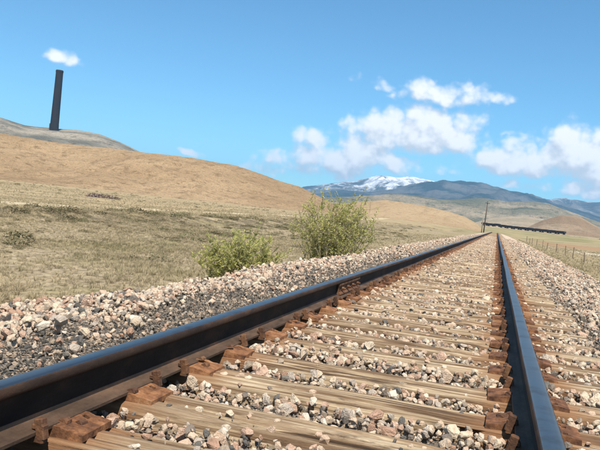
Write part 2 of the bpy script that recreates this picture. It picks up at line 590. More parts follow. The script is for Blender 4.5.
# ------------------------------------------------------------------ haze
hz = MB().box(-16000, 16000, -3000, 24500, -8, 1420).build('haze')
hm = bpy.data.materials.new('haze_air')
hm.use_nodes = True
hm.node_tree.nodes.clear()
hg = G(hm.node_tree)
hv = hg.n('ShaderNodeVolumePrincipled', {'Color': (.34, .64, 1.0), 'Density': 3.8e-5, 'Anisotropy': .1})
ho = hm.node_tree.nodes.new('ShaderNodeOutputMaterial')
hm.node_tree.links.new(hv.outputs[0], ho.inputs['Volume'])
haze = link('haze', hz, hm)
tag(haze, 'thin blue haze softening the distant mountains', 'haze', kind='stuff')


# ------------------------------------------------------------------ smokestack
def m_stack(g):
    p = g.n('ShaderNodeTexCoord').outputs['Object']
    n = g.noise(g.map(p, (1, 1, .15)), .12, 5, .6)
    c = g.mix(n, (.012, .012, .015), (.030, .027, .028))
    return principled(g, c, .9, 0, .1)


M['stack'] = material('sooty_brick', m_stack)
M['concrete'] = material('old_concrete', lambda g: principled(g, g.mix(g.noise(pos(g), .2, 5), (.05, .05, .05), (.09, .085, .08)), .95))
da = ray(54.3, 127)
hs = math.hypot(da.x, da.y)
SX, SY = da.x / hs * 2262, da.y / hs * 2262
SZ = CAM_Z + da.z / hs * 2262 - 6
st = empty('smokestack', (SX, SY, SZ))
tag(st, 'tall dark tapered brick smokestack on the grey hilltop', 'smokestack')


def lathe(prof, n=32):
    Pm = np.zeros((len(prof), n, 3))
    for i, (r, z) in enumerate(prof):
        for k in range(n):
            Pm[i, k] = (r * math.cos(2 * math.pi * k / n), r * math.sin(2 * math.pi * k / n), z)
    return Pm


link('shaft', grid_mesh('shaft', lathe([(12.6, 12), (11.9, 60), (11.2, 115), (10.6, 170), (10.6, 178), (9.4, 178), (9.2, 120)]), wrap=True), M['stack'], st)
link('collar', grid_mesh('collar', lathe([(10.75, 171), (11.3, 172.2), (11.3, 176), (10.75, 177)]), wrap=True), M['stack'], st)
oct_ = grid_mesh('base', lathe([(13.1, -14), (13.1, 11), (12.85, 13.5), (12.3, 14)], 8), smooth=False, wrap=True)
link('base', oct_, M['stack'], st)
flue = MB().box(-15.5, -12, -4, 4, -14, 15)
flue.add([(-15.5, -4, 15), (-12, -4, 15), (-12, 4, 15), (-15.5, 4, 15), (-15.5, 0, 17), (-12, 0, 17)], [(0, 1, 5, 4), (2, 3, 4, 5), (0, 4, 3), (1, 2, 5)])
link('flue_house', flue.build('flue_house'), M['concrete'], st)


# ------------------------------------------------------------------ track materials
def m_wood(g):
    tcn = g.n('ShaderNodeTexCoord').outputs['Object']
    rnd = g.n('ShaderNodeObjectInfo').outputs['Random']
    q = g.v('ADD', tcn, g.n('ShaderNodeCombineXYZ', {0: g.m('MULTIPLY', rnd, 37.0), 1: g.m('MULTIPLY', rnd, 11.0), 2: 0.0}).outputs[0])
    gr = g.noise(g.map(q, (.42, 15, 15)), 2.2, 9, .66, .5)
    gr2 = g.noise(g.map(q, (.35, 55, 55)), 3.0, 5, .65, .3)
    bl = g.noise(g.map(q, (.55, 5.5, 4)), 2.3, 6, .65, .3)
    c = g.ramp(gr, [(.32, (.022, .014, .009)), (.43, (.14, .086, .048)), (.51, (.32, .235, .145)), (.66, (.54, .44, .30))])
    c = g.mix(g.m('MULTIPLY', g.step(gr2, .55, .7), .35), c, (.10, .065, .04))
    c = g.mix(g.m('MULTIPLY', g.step(bl, .50, .60), .72), c, g.mix(gr, (.05, .03, .018), (.24, .145, .08)))
    rot = g.noise(g.map(q, (.9, 7, 5)), 2.6, 7, .72, .6)
    c = g.mix(g.m('MULTIPLY', g.step(rot, .58, .68), .8), c, (.045, .027, .017))
    c = g.mix(g.m('MULTIPLY', g.step(rnd, .3, 1.0), .40), c, g.mix(g.step(gr, .4, .6), (.085, .052, .030), (.34, .255, .165)))
    s = g.n('ShaderNodeSeparateXYZ', {0: tcn})
    ax = g.m('ABSOLUTE', s.outputs[0])
    dist = g.m('ABSOLUTE', g.m('SUBTRACT', ax, .76))
    rust = g.m('SUBTRACT', 1.0, g.step(g.m('ADD', dist, g.m('MULTIPLY', g.m('SUBTRACT', bl, .5), .35)), .10, .34))
    c = g.mix(g.m('MULTIPLY', rust, .82), c, g.mix(gr, (.11, .05, .022), (.30, .15, .07)))
    return principled(g, c, .9, 0, .2, g.m('ADD', gr, g.m('MULTIPLY', gr2, .5)), .012, .9)


def m_rust(g, dark=0.0):
    p = g.n('ShaderNodeTexCoord').outputs['Object']
    rnd = g.n('ShaderNodeObjectInfo').outputs['Random']
    q = g.v('ADD', p, g.n('ShaderNodeCombineXYZ', {0: g.m('MULTIPLY', rnd, 9.0), 1: 0.0, 2: 0.0}).outputs[0])
    n1 = g.m('MULTIPLY_ADD', g.m('SUBTRACT', rnd, .5), .16, g.noise(q, 16, 6, .7))
    n2 = g.noise(q, 90, 4, .6)
    c = g.ramp(n1, [(.30, (.045, .021, .012)), (.44, (.13, .057, .026)), (.57, (.25, .112, .047)), (.72, (.33, .185, .095))])
    c = g.mix(g.m('MULTIPLY', g.step(n2, .5, .7), .4), c, (.10, .045, .025))
    if dark:
        c = g.mix(dark, c, (.04, .024, .018))
    return principled(g, c, .8, .15, .3, g.m('ADD', n2, n1), .004, .7)


def m_railside(g, stops=((.3, (.032, .020, .013)), (.5, (.078, .048, .031)), (.72, (.15, .090, .055)))):
    p = pos(g)
    n1 = g.noise(g.map(p, (1, .35, 1)), 9, 6, .65)
    n2 = g.noise(p, 70, 4, .6)
    c = g.ramp(n1, list(stops))
    return principled(g, c, g.m('MULTIPLY_ADD', n2, .25, .58), .05, .25, n2, .003, .7)


def m_railtop(g):
    p = pos(g)
    n1 = g.noise(g.map(p, (60, .8, 60)), 1.0, 5, .6)
    n2 = g.noise(p, 6, 5, .6)
    c = g.mix(g.m('MULTIPLY', g.step(n2, .5, .7), .5), g.mix(n1, (.16, .152, .145), (.30, .29, .28)), (.10, .075, .06))
    return principled(g, c, g.m('MULTIPLY_ADD', g.m('ADD', n1, n2), .16, .22), 1.0, .5, n1, .0006, .3)


M['wood'] = material('weathered_tie_wood', m_wood)
M['rust'] = material('rusty_iron', m_rust)
M['rust_dark'] = material('dark_rusty_iron', lambda g: m_rust(g, .5))
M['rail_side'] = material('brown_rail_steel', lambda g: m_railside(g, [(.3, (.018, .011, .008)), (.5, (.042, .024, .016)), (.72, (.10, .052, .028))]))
M['rail_foot'] = material('dusty_rail_foot', m_railside)
M['rail_web'] = material('oily_shaded_rail_web', lambda g: principled(g, g.ramp(g.noise(g.map(pos(g), (1, .35, 1)), 9, 6, .65), [(.3, (.007, .006, .006)), (.52, (.016, .012, .010)), (.75, (.055, .028, .016))]), .7, .0, .15, g.noise(pos(g), 60, 4, .65), .003, .6))  # oily black web, shade under the overhanging head put into its colour
M['rail_top'] = material('polished_rail_steel', m_railtop)

STONE_RAMP = [(0.0, (.58, .43, .31)), (.13, (.50, .335, .24)), (.24, (.60, .49, .36)), (.35, (.43, .36, .29)), (.44, (.55, .43, .31)),
              (.55, (.40, .25, .17)), (.61, (.62, .53, .42)), (.71, (.20, .165, .135)), (.77, (.34, .27, .20)), (.87, (.53, .38, .27)), (.955, (.13, .12, .105))]
GRIT_RAMP = [(0.0, (.11, .10, .085)), (.20, (.17, .148, .12)), (.36, (.08, .073, .064)), (.48, (.23, .19, .145)), (.66, (.36, .28, .205)), (.84, (.48, .365, .265))]


def m_stone(stops):
    def f(g):
        tcn = g.n('ShaderNodeTexCoord').outputs['Object']
        rnd = g.n('ShaderNodeObjectInfo').outputs['Random']
        c = g.ramp(rnd, stops, 'CONSTANT')
        q = g.v('ADD', tcn, g.n('ShaderNodeCombineXYZ', {0: g.m('MULTIPLY', rnd, 91.0), 1: 0.0, 2: 0.0}).outputs[0])
        n = g.noise(q, 2.2, 6, .65)
        n2 = g.noise(q, 9.0, 4, .6)
        c = g.mix(1.0, c, g.ramp(n, [(.25, (.55, .53, .5)), (.5, (1, 1, 1)), (.75, (1.22, 1.2, 1.16))]), 'MULTIPLY')
        c = g.mix(g.m('MULTIPLY', g.step(n2, .55, .75), .3), c, (.18, .15, .12))
        return principled(g, c, .85, 0, .25, n2, .12, .5)
    return f


M['stone'] = material('crushed_rock', m_stone(STONE_RAMP))
M['grit'] = material('dark_cinder', m_stone(GRIT_RAMP))


def m_bed(g):
    p = pos(g)
    s = g.n('ShaderNodeSeparateXYZ', {0: p})
    x, y = s.outputs[0], s.outputs[1]

    def cells(scale, stops):
        vo = g.n('ShaderNodeTexVoronoi', {'Scale': scale, 'Vector': p})
        hsv = g.n('ShaderNodeSeparateColor', {0: vo.outputs['Color']})
        return g.ramp(hsv.outputs[0], stops, 'CONSTANT'), vo.outputs['Distance']
    c1, d1 = cells(24, STONE_RAMP)
    c2, d2 = cells(75, GRIT_RAMP)
    n = g.noise(p, 1.1, 4, .6)
    far = g.step(y, 9, 34)
    # dark cinder band just outside each rail, fine grit showing under the loose stone elsewhere
    dx = g.m('ABSOLUTE', g.m('SUBTRACT', x, XC))
    band = g.m('MULTIPLY', g.step(dx, 1.05, 1.2), g.m('SUBTRACT', 1.0, g.step(g.m('ADD', dx, g.m('MULTIPLY', n, .5)), 1.65, 2.0)))
    k = g.m('MAXIMUM', g.m('MULTIPLY', band, .8), g.m('SUBTRACT', 1.0, far))
    c = g.mix(k, c1, c2)
    rust = g.m('SUBTRACT', 1.0, g.step(g.m('ABSOLUTE', g.m('SUBTRACT', dx, .74)), .12, .34))
    c = g.mix(g.m('MULTIPLY', rust, .6), c, (.17, .075, .035))
    return principled(g, c, .95, 0, .15, g.m('SUBTRACT', 0.0, g.mix(k, d1, d2)), .03, 1.0)


M['bed'] = material('ballast_bed', m_bed)

# ------------------------------------------------------------------ ballast bed
BX = [-5.3, -4.9, -4.5, -4.1, -3.8, -3.5, -3.25, -3.0, -2.6, -2.2, -1.9, -1.69, -1.6, -1.3, -.9, -.544, -.2, .2, .55, .85, 1.2, 1.7, 2.1, 2.4, 2.8, 3.3, 4.0]
BZ = [-1.25, -1.05, -.82, -.60, -.44, -.30, -.235, -.20, -.12, -.008, .012, .006, -.05, -.085, -.085, -.085, -.085, -.085, -.085, -.10, -.13, -.165, -.22, -.30, -.44, -.68, -1.05]


def bed_z(x, y):
    return np.interp(x, BX, BZ) + track_z(y)


def wander(y):
    y = np.asarray(y, float)
    return .12 * np.sin(y * .9 + 1) + .09 * np.sin(y * 2.3) + .05 * np.sin(y * 5.1 + 2)


by = np.concatenate([np.arange(.4, 12, .12), np.geomspace(12, 262, 190)])
Pm = np.zeros((len(by), len(BX), 3))
for i, y in enumerate(by):
    for j, x in enumerate(BX):
        xx = x + (float(wander(y)) * (1 if abs(x - XC) > 2.4 else 0))
        zz = np.interp(x, BX, BZ) + float(track_z(y))
        if abs(x - XC) > 1.4:
            zz += .022 * fbm(xx, y, 1.6, 8.0, 3)
        Pm[i, j] = (xx, y, zz)
bed = link('ballast_bed', grid_mesh('ballast_bed', Pm), M['bed'])
tag(bed, 'bed of crushed rock ballast carrying the railway track', 'ballast', kind='structure')

# ------------------------------------------------------------------ railway track
track = empty('railway_track', (XC, 1.0, 0))
tag(track, 'single railway track with rusty fastenings running straight to the horizon', 'railway track')
RAIL_H, PLATE_T = .163, .015
PROF = [(-.0350, .152), (-.0310, .158), (-.020, .1620), (0, .163), (.020, .1620), (.0310, .158), (.0350, .152),
        (.0362, .133), (.0335, .127), (.014, .120), (.0088, .111), (.0078, .075), (.0088, .038), (.017, .027), (.034, .0205), (.068, .0125),
        (.070, .011), (.070, .001), (.069, 0), (-.069, 0), (-.070, .001), (-.070, .011), (-.068, .0125), (-.034, .0205), (-.017, .027), (-.0088, .038),
        (-.0078, .075), (-.0088, .111), (-.014, .120), (-.0335, .127), (-.0362, .133)]
WEB = {8, 9, 10, 11, 12, 13, 24, 25, 26, 27, 28, 29}
FOOT = set(range(13, 25))


def rail(xc, label):
    ys = np.concatenate([np.arange(.5, 30, .5), np.arange(30, 265, 2.5)])
    Pm = np.zeros((len(ys), len(PROF), 3))
    for i, y in enumerate(ys):
        wx = .0025 * math.sin(y * .55) + .002 * math.sin(y * 1.3 + xc)
        wz = .002 * math.sin(y * .8 + xc * 3)
        for j, (px, pz) in enumerate(PROF):
            Pm[i, j] = (xc + wx + px - XC, y - 1.0, pz + PLATE_T + wz + float(track_z(y)))
    me = grid_mesh('rail', Pm, smooth=False, wrap=True)
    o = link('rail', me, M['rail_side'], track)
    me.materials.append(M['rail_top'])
    n = len(PROF)
    vi = np.zeros(len(me.polygons) * 4, np.int32)
    me.polygons.foreach_get('vertices', vi)
    vi = vi.reshape(-1, 4) % n
    top = [bool(set(r) <= {1, 2, 3, 4, 5}) for r in vi.tolist()]
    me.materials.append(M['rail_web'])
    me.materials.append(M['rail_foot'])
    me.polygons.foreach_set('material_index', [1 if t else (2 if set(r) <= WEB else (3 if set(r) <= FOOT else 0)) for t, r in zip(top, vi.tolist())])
    sm = [bool(set(r) <= set(range(0, 9)) | {n - 1, n - 2, n - 3}) for r in vi.tolist()]
    me.polygons.foreach_set('use_smooth', sm)
    o['label'] = label
    return o


XL, XR = XC - GAUGE_IN - .036, XC + GAUGE_IN + .036
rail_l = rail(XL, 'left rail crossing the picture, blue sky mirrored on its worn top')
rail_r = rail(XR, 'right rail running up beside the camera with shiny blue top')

# joint bars
jb = MB()
y0, y1 = 6.0, 6.92
prof = [(.009, .030), (.030, .026), (.046, .026), (.046, .036), (.026, .050), (.024, .094), (.036, .108), (.036, .124), (.012, .119)]
n = len(prof)
vs = [(px, yy, pz) for yy in (y0, y1) for px, pz in prof]
jb.add(vs, [(i, i + 1, n + i + 1, n + i) for i in range(n - 1)] + [tuple(range(n)), tuple(reversed(range(n, 2 * n))), (n - 1, 0, n, 2 * n - 1)])
for k in range(4):
    yy = y0 + .12 + k * .227
    jb.tube([(.022, yy, .074), (.050, yy, .074)], .017, 6)
    jb.tube([(.050, yy, .074), (.064, yy, .074)], .010, 8)
jme = jb.build('joint_bar')
j = link('joint_bar', jme, M['rust_dark'], rail_l)
j.location = (XL - XC, -1.0, PLATE_T)
j['label'] = 'rusty bolted joint bar on the inner side of the left rail'
jme2 = jme.copy()
for s_ in (-1,):
    j2 = link('joint_bar', jme2, None, rail_r)
    j2.location = (XR - XC, -1.0 + 9.4, PLATE_T); j2.scale = (s_, 1, 1)


# crossties
def tie_mesh(seed, nl=64, nw=19, L=2.60, W=.215, H=.175, splits=2):
    r = random.Random(seed)
    xs = np.linspace(-L / 2, L / 2, nl)
    sp = [(r.uniform(-.075, .075), r.uniform(-1.35, .1), r.uniform(.4, 2.2), r.uniform(.016, .050), r.uniform(.003, .013)) for _ in range(splits + 4)]
    sp[0] = (r.uniform(-.05, .05), -1.25, r.uniform(1.6, 2.5), r.uniform(.026, .045), r.uniform(.007, .014))
    ws = np.linspace(-W / 2, W / 2, nw)
    P_ = []
    skew = r.uniform(-.006, .006)
    for x in xs:
        row = []
        endw = 1 - .03 * max(0, abs(x) - 1.15) / .15
        edge0 = .006 * mnoise.noise(Vector((x * 3, seed, 0)))
        row.append((x, -W / 2 * endw + edge0, -H))
        row.append((x, -W / 2 * endw + edge0 - .002, -.06))
        row.append((x, -W / 2 * endw + edge0, -.016 + .004 * mnoise.noise(Vector((x * 9, seed, 3)))))
        for k, w in enumerate(ws):
            t = abs(w) / (W / 2)
            z = -.010 * max(0, t - .8) / .2 - .004
            z += .0045 * mnoise.noise(Vector((x * 2.2, w * 30, seed * 1.7)))
            z += .004 * mnoise.noise(Vector((x * .9, w * 9, seed * 2.7)))
            if t > .75:
                z -= max(0, .016 * mnoise.noise(Vector((x * 4.5, w * 20, seed * .7))))
            for (w0, x0, ln, dp, wd) in sp:
                if x0 < x < x0 + ln:
                    wc = w0 + .012 * math.sin(x * 3 + seed)
                    d = abs(w - wc)
                    taper = min(1, 6 * (x - x0) / ln, 6 * (x0 + ln - x) / ln)
                    z -= dp * taper * max(0, 1 - d / (wd + W / nw * .6))
            row.append((x, w * endw * .985, z))
        edge1 = .006 * mnoise.noise(Vector((x * 3, seed, 9)))
        row.append((x, W / 2 * endw + edge1, -.016 + .004 * mnoise.noise(Vector((x * 9, seed, 5)))))
        row.append((x, W / 2 * endw + edge1 + .002, -.06))
        row.append((x, W / 2 * endw + edge1, -H))
        P_.append(row)
    P_ = np.array(P_)
    me = grid_mesh('crosstie', P_, smooth=True)
    bm = bmesh.new(); bm.from_mesh(me)
    bm.verts.ensure_lookup_table()
    ncol = P_.shape[1]
    bm.faces.new([bm.verts[i] for i in range(ncol)])
    bm.faces.new([bm.verts[(nl - 1) * ncol + i] for i in reversed(range(ncol))])
    bmesh.ops.recalc_face_normals(bm, faces=bm.faces)
    bm.to_mesh(me); bm.free()
    me.materials.append(M['wood'])
    return me


ties_hi = [tie_mesh(k + 1) for k in range(10)]
ties_lo = [tie_mesh(k + 31, 20, 7, splits=0) for k in range(4)]
TIE_Y = [.95, 1.43, 1.91, 2.36, 2.88, 3.34, 3.90, 4.36]
while len(TIE_Y) < 300:
    TIE_Y.append(TIE_Y[-1] + .49 + random.uniform(-.035, .035))
TIE_Y = np.array(TIE_Y)


# tie plate
def plate_mesh():
    xs = [-.172, -.132, -.114, -.092, -.0745, .0745, .092, .110, .128, .175]
    ys = [-.088, -.060, -.040, .006, .026, .050, .072, .088]
    holes = {(2, 1), (6, 5), (7, 1), (7, 4)}
    ts = lambda x: PLATE_T + (.007 if .074 < abs(x) < .093 else 0) - (.007 if x < -.16 or x > .17 else 0) - (.0025 if abs(x) < .074 else .0)
    mb = MB()
    hx, hy = len(xs), len(ys)
    idx = {}
    vs = []
    for i, x in enumerate(xs):
        for jn, y in enumerate(ys):
            idx[i, jn] = len(vs); vs.append((x, y, ts(x)))
    fs = []
    for i in range(hx - 1):
        for jn in range(hy - 1):
            q = (idx[i, jn], idx[i + 1, jn], idx[i + 1, jn + 1], idx[i, jn + 1])
            if (i, jn) in holes:
                low = []
                for a in q:
                    low.append(len(vs)); vs.append((vs[a][0], vs[a][1], .001))
                fs.append(tuple(low))
                for k in range(4):
                    fs.append((q[k], q[(k + 1) % 4], low[(k + 1) % 4], low[k]))
            else:
                fs.append(q)
    border = [(i, 0) for i in range(hx)] + [(hx - 1, jn) for jn in range(1, hy)] + [(i, hy - 1) for i in range(hx - 2, -1, -1)] + [(0, jn) for jn in range(hy - 2, 0, -1)]
    lo = []
    for b in border:
        a = vs[idx[b]]
        lo.append(len(vs)); vs.append((a[0] * 1.01, a[1] * 1.02, -.012))
    m_ = len(border)
    for k in range(m_):
        fs.append((idx[border[k]], lo[k], lo[(k + 1) % m_], idx[border[(k + 1) % m_]]))
    mb.add(vs, fs)
    me = mb.build('tie_plate')
    me.materials.append(M['rust'])
    return me


plate_me = plate_mesh()
sb = MB()
sb.box(-.008, .008, -.008, .008, -.03, .020)
sb.add([(-.024, -.016, .0135), (.014, -.015, .017), (.014, .015, .017), (-.024, .016, .0135), (-.022, -.013, .021), (.000, -.014, .031), (.012, -.012, .026), (.012, .012, .026), (.000, .014, .031), (-.022, .013, .021)],
       [(3, 2, 1, 0), (0, 1, 6, 5, 4), (2, 3, 9, 8, 7), (4, 5, 8, 9), (5, 6, 7, 8), (1, 2, 7, 6), (0, 4, 9, 3)])
spike_me = sb.build('spike'); spike_me.materials.append(M['rust_dark'])
# rail anchor: bar under the foot that turns up over the foot edge (+x = gauge side)
ab = MB()
ab.cbox(-.088, .100, -.013, .013, -.020, -.002, .003)
Mj = Matrix.Translation((.086, 0, -.012)) @ Matrix.Rotation(R(-14), 4, 'Y')
ab.cbox(-.011, .019, -.0135, .0135, 0, .062, .004, Mj)
ab.cbox(-.030, .012, -.0132, .0132, .026, .040, .003, Matrix.Translation((.086, 0, -.008)))
ab.cbox(-.096, -.072, -.013, .013, -.012, .026, .003)
anchor_me = ab.build('rail_anchor'); anchor_me.materials.append(M['rust_dark'])

ORD = ['first', 'second', 'third', 'fourth', 'fifth', 'sixth', 'seventh', 'eighth']
for i, ty in enumerate(TIE_Y):
    near = i < 75
    o = link('crosstie', (ties_hi[i % 10] if near else ties_lo[i % 4]), None, track)
    tz = float(track_z(ty))
    flip = math.pi if random.random() < .5 else 0
    o.location = (random.uniform(-.04, .04), ty - 1.0, tz - random.uniform(.0, .004))
    o.rotation_euler = (0, random.uniform(-.002, .002), flip + random.uniform(-.022, .022))
    if i < 150:
        for sgn, xr in ((-1, XL), (1, XR)):
            pl = link('tie_plate', plate_me, None, o)
            # plates keep their outer side away from the track whatever way the tie is turned
            pl.matrix_parent_inverse = Matrix.Identity(4)
            wm = Matrix.Translation((xr - XC, ty - 1.0 + random.uniform(-.022, .022), tz - random.uniform(0, .003))) @ Matrix.Rotation((math.pi if sgn < 0 else 0) + random.uniform(-.055, .055), 4, 'Z')
            om = Matrix.Translation(o.location) @ o.rotation_euler.to_matrix().to_4x4()
            pl.matrix_basis = om.inverted() @ wm
            if i < 40:
                side = -sgn                       # gauge side
                spots = [(side * .083, -.051 * (1 if i % 2 else -1)), (-sgn * -.083, .05 * (1 if i % 2 else -1))]
                if random.random() < .6:
                    spots.append((side * .119, .017))
                for k, (dx, dy) in enumerate(spots):
                    if i == 2 and sgn == -1 and k == 0:
                        dy = -.02
                    spk = link('spike', spike_me, None, o)
                    face = math.pi if dx < 0 else 0
                    ws = Matrix.Translation((xr - XC + dx, ty - 1.0 + dy, tz + (.004 + random.uniform(-.003, .010) if k < 2 else -.004))) @ Matrix.Rotation(face + random.uniform(-.25, .25), 4, 'Z') @ Matrix.Rotation(random.uniform(-.05, .12), 4, 'Y')
                    spk.matrix_basis = om.inverted() @ ws
            if 2 <= i < 44:
                # ties are anchored in pairs, the anchors facing each other
                dy = .128 if i % 2 == 1 else -.128
                an = link('rail_anchor', anchor_me, None, o)
                wa = Matrix.Translation((xr - XC, ty - 1.0 + dy + random.uniform(-.008, .012), tz + PLATE_T)) @ Matrix.Rotation((0 if sgn < 0 else math.pi) + random.uniform(-.06, .06), 4, 'Z')
                an.matrix_basis = om.inverted() @ wa
# the rest of the ties, too far away to tell apart
fm = MB()
ty = TIE_Y[-1] + .48
while ty < 262:
    fm.box(-1.3, 1.3, ty - 1.0 - .115, ty - 1.0 + .115, float(track_z(ty)) - .15, float(track_z(ty)) - .006)
    ty += .48
fo = link('far_crossties', fm.build('far_crossties'), M['wood'], track)
fo['kind'] = 'stuff'
fp = MB()
for ty in list(TIE_Y[150:]):
    for xr in (XL, XR):
        fp.box(xr - XC - .17, xr - XC + .17, ty - 1.095, ty - .905, float(track_z(ty)) - .01, float(track_z(ty)) + .014)
fpo = link('far_tie_plates', fp.build('far_tie_plates'), M['rust'], track)
fpo['kind'] = 'stuff'


# ------------------------------------------------------------------ loose stones
def stone_mesh(seed, npts=15, flat=.7):
    r = random.Random(seed)
    bm = bmesh.new()
    a, b, c = 1.0, r.uniform(.65, .95), r.uniform(.5, .8) * flat / .7
    for _ in range(npts):
        v = Vector((r.gauss(0, 1), r.gauss(0, 1), r.gauss(0, 1))).normalized()
        v *= r.uniform(.82, 1.08)
        # squarish rather than round
        v = Vector([math.copysign(abs(t) ** .75, t) for t in v])
        bm.verts.new((v.x * a * .5, v.y * b * .5, v.z * c * .5))
    res = bmesh.ops.convex_hull(bm, input=bm.verts[:])
    bmesh.ops.delete(bm, geom=[e for e in res['geom_interior'] if isinstance(e, bmesh.types.BMVert)], context='VERTS')
    bmesh.ops.recalc_face_normals(bm, faces=bm.faces)
    me = bpy.data.meshes.new('ballast_stone')
    bm.to_mesh(me); bm.free()
    return me


def variants(prefix, meshes):
    col = bpy.data.collections.new(prefix)
    for k, me in enumerate(meshes):
        o = bpy.data.objects.new(f'{prefix}_{k:02d}', me)
        col.objects.link(o)
    return col


def scatter(name, P_, rot, scl, col, nvar, parent=None):
    """one object whose points carry instances of the variants"""
    me = bpy.data.meshes.new(name)
    nP = len(P_)
    me.vertices.add(nP)
    me.vertices.foreach_set('co', np.asarray(P_, np.float32).ravel())
    at = me.attributes.new('rot', 'FLOAT_VECTOR', 'POINT'); at.data.foreach_set('vector', np.asarray(rot, np.float32).ravel())
    at = me.attributes.new('scl', 'FLOAT_VECTOR', 'POINT'); at.data.foreach_set('vector', np.asarray(scl, np.float32).ravel())
    at = me.attributes.new('idx', 'INT', 'POINT'); at.data.foreach_set('value', rng.integers(0, nvar, nP).astype(np.int32))
    o = link(name, me, None, parent)
    ng = bpy.data.node_groups.new(name, 'GeometryNodeTree')
    ng.interface.new_socket('Geometry', in_out='INPUT', socket_type='NodeSocketGeometry')
    ng.interface.new_socket('Geometry', in_out='OUTPUT', socket_type='NodeSocketGeometry')
    nn = ng.nodes
    gi = nn.new('NodeGroupInput'); go = nn.new('NodeGroupOutput')
    iop = nn.new('GeometryNodeInstanceOnPoints')
    ci = nn.new('GeometryNodeCollectionInfo')
    ci.inputs['Collection'].default_value = col
    ci.inputs['Separate Children'].default_value = True
    ci.inputs['Reset Children'].default_value = True
    iop.inputs['Pick Instance'].default_value = True

    def attr(nm, t):
        a = nn.new('GeometryNodeInputNamedAttribute'); a.data_type = t
        a.inputs['Name'].default_value = nm
        return a.outputs['Attribute']
    L = ng.links.new
    L(gi.outputs[0], iop.inputs['Points'])
    L(ci.outputs[0], iop.inputs['Instance'])
    L(attr('idx', 'INT'), iop.inputs['Instance Index'])
    e2r = nn.new('FunctionNodeEulerToRotation')
    L(attr('rot', 'FLOAT_VECTOR'), e2r.inputs[0])
    L(e2r.outputs[0], iop.inputs['Rotation'])
    L(attr('scl', 'FLOAT_VECTOR'), iop.inputs['Scale'])
    L(iop.outputs[0], go.inputs[0])
    md = o.modifiers.new('scatter', 'NODES')
    md.node_group = ng
    o['kind'] = 'stuff'
    return o


stone_meshes = [stone_mesh(k, 19 + k % 5, .72) for k in range(14)]
for me in stone_meshes:
    me.materials.append(M['stone'])
grit_meshes = [stone_mesh(k + 50, 11, .75) for k in range(6)]
for me in grit_meshes:
    me.materials.append(M['grit'])


def in_view(P_, mg=90):
    u, v, z = project(P_)
    return (z > .3) & (u > -mg) & (u < 600 + mg) & (v < 450 + mg)


def tie_dist(y):
    i = np.clip(np.searchsorted(TIE_Y, y), 1, len(TIE_Y) - 1)
    return np.minimum(np.abs(y - TIE_Y[i - 1]), np.abs(y - TIE_Y[i]))


def zone_points(y0, y1, cell, x0=-4.75, x1=3.7):
    nx, ny = int((x1 - x0) / cell), int((y1 - y0) / cell)
    gx, gy = np.meshgrid(np.arange(nx), np.arange(ny))
    x = x0 + (gx.ravel() + rng.uniform(-.1, 1.1, gx.size)) * cell
    y = y0 + (gy.ravel() + rng.uniform(-.1, 1.1, gx.size)) * cell
    return x, y


SP, SR, SS = [], [], []
for (ya, yb, cell, keep) in ((1.0, 8, .034, 1.0), (8, 20, .043, 1.0), (20, 45, .065, .95), (45, 80, .10, .9)):
    x, y = zone_points(ya, yb, cell)
    adx = np.abs(x - XC)
    rail_d = np.abs(adx - (GAUGE_IN + .036))
    td = tie_dist(y)
    xe = x - wander(y)
    bedz = np.interp(xe, BX, BZ)
    n_ = len(x)
    size = np.exp(rng.normal(math.log(.028), .36, n_))
    out_ = adx > 1.42
    size = np.where(out_, np.exp(rng.normal(math.log(.030), .40, n_)), size)
    size = np.where((x < -2.7), size * 1.04, size)
    size = np.clip(size, .012, .085) * (cell / .034) ** .35
    patch = np.array([mnoise.noise(Vector((a * .9, b * .9, 4.0))) for a, b in zip(x, y)])
    patch2 = np.array([mnoise.noise(Vector((a * 2.4, b * 2.4, 14.0))) for a, b in zip(x, y)])
    pk = np.full(n_, keep)
    # dark cinder bands beside the track: few pale stones
    band = (adx > np.where(x < XC, 1.1, 1.25)) & (adx < 1.60 + .22 * patch)
    pk = np.where(band, .20 + .14 * patch2, pk)
    onb = (adx < 1.31) & (x > -1.66)
    on_tie = onb & (td < .108)
    near_tie = onb & (td < .128) & ~on_tie
    pk = np.where(onb, np.where(on_tie, +.06 + .12 * np.clip(patch, 0, 1) + .26 * np.clip((y - 4) / 26, 0, 1), np.clip(.88 + .45 * patch2, .25, 1)), pk)
    pk = np.where(onb & (rail_d < .075), np.where(on_tie, 0, .30), pk)
    pk = np.where(on_tie & (rail_d < .2), pk * .25, pk)
    pk = np.where((x < -3.75 + .2 * patch) | (x > 3.15 + .3 * patch), pk * .35, pk)
    ok = rng.uniform(0, 1, n_) < pk
    z = bedz + size * .25 + rng.uniform(0, 1, n_) ** 2 * .030
    size = np.where(on_tie, np.minimum(size, .045), size)
    z = np.where(onb, -.052 + .020 * patch + rng.uniform(0, 1, n_) * .031 + size * .2, z)
    z = np.where(near_tie, z - .012, z)
    z = np.where(onb & (rail_d < .10), np.minimum(z, -.045), z)
    z = np.where(on_tie, size * .08 - .011, z)
    z = np.where(~onb & (rng.uniform(0, 1, n_) < .25), z + size * .45, z)
    P_ = np.stack([x, y, z + track_z(y)], 1)
    ok &= in_view(P_)
    tilt = np.where(on_tie, .15, .9)
    SP.append(P_[ok])
    rot = np.stack([rng.normal(0, 1, n_) * tilt, rng.normal(0, 1, n_) * tilt, rng.uniform(0, 6.28, n_)], 1)
    SR.append(rot[ok])
    SS.append((size[:, None] * rng.uniform(.85, 1.2, (n_, 3)))[ok])
SP, SR, SS = np.concatenate(SP), np.concatenate(SR), np.concatenate(SS)
# the stones that show largest become objects of their own
u, v, zd = project(SP)
show = SS.max(1) / zd
vis = (u > 2) & (u < 598) & (v > 2) & (v < 446) & (zd > .5)
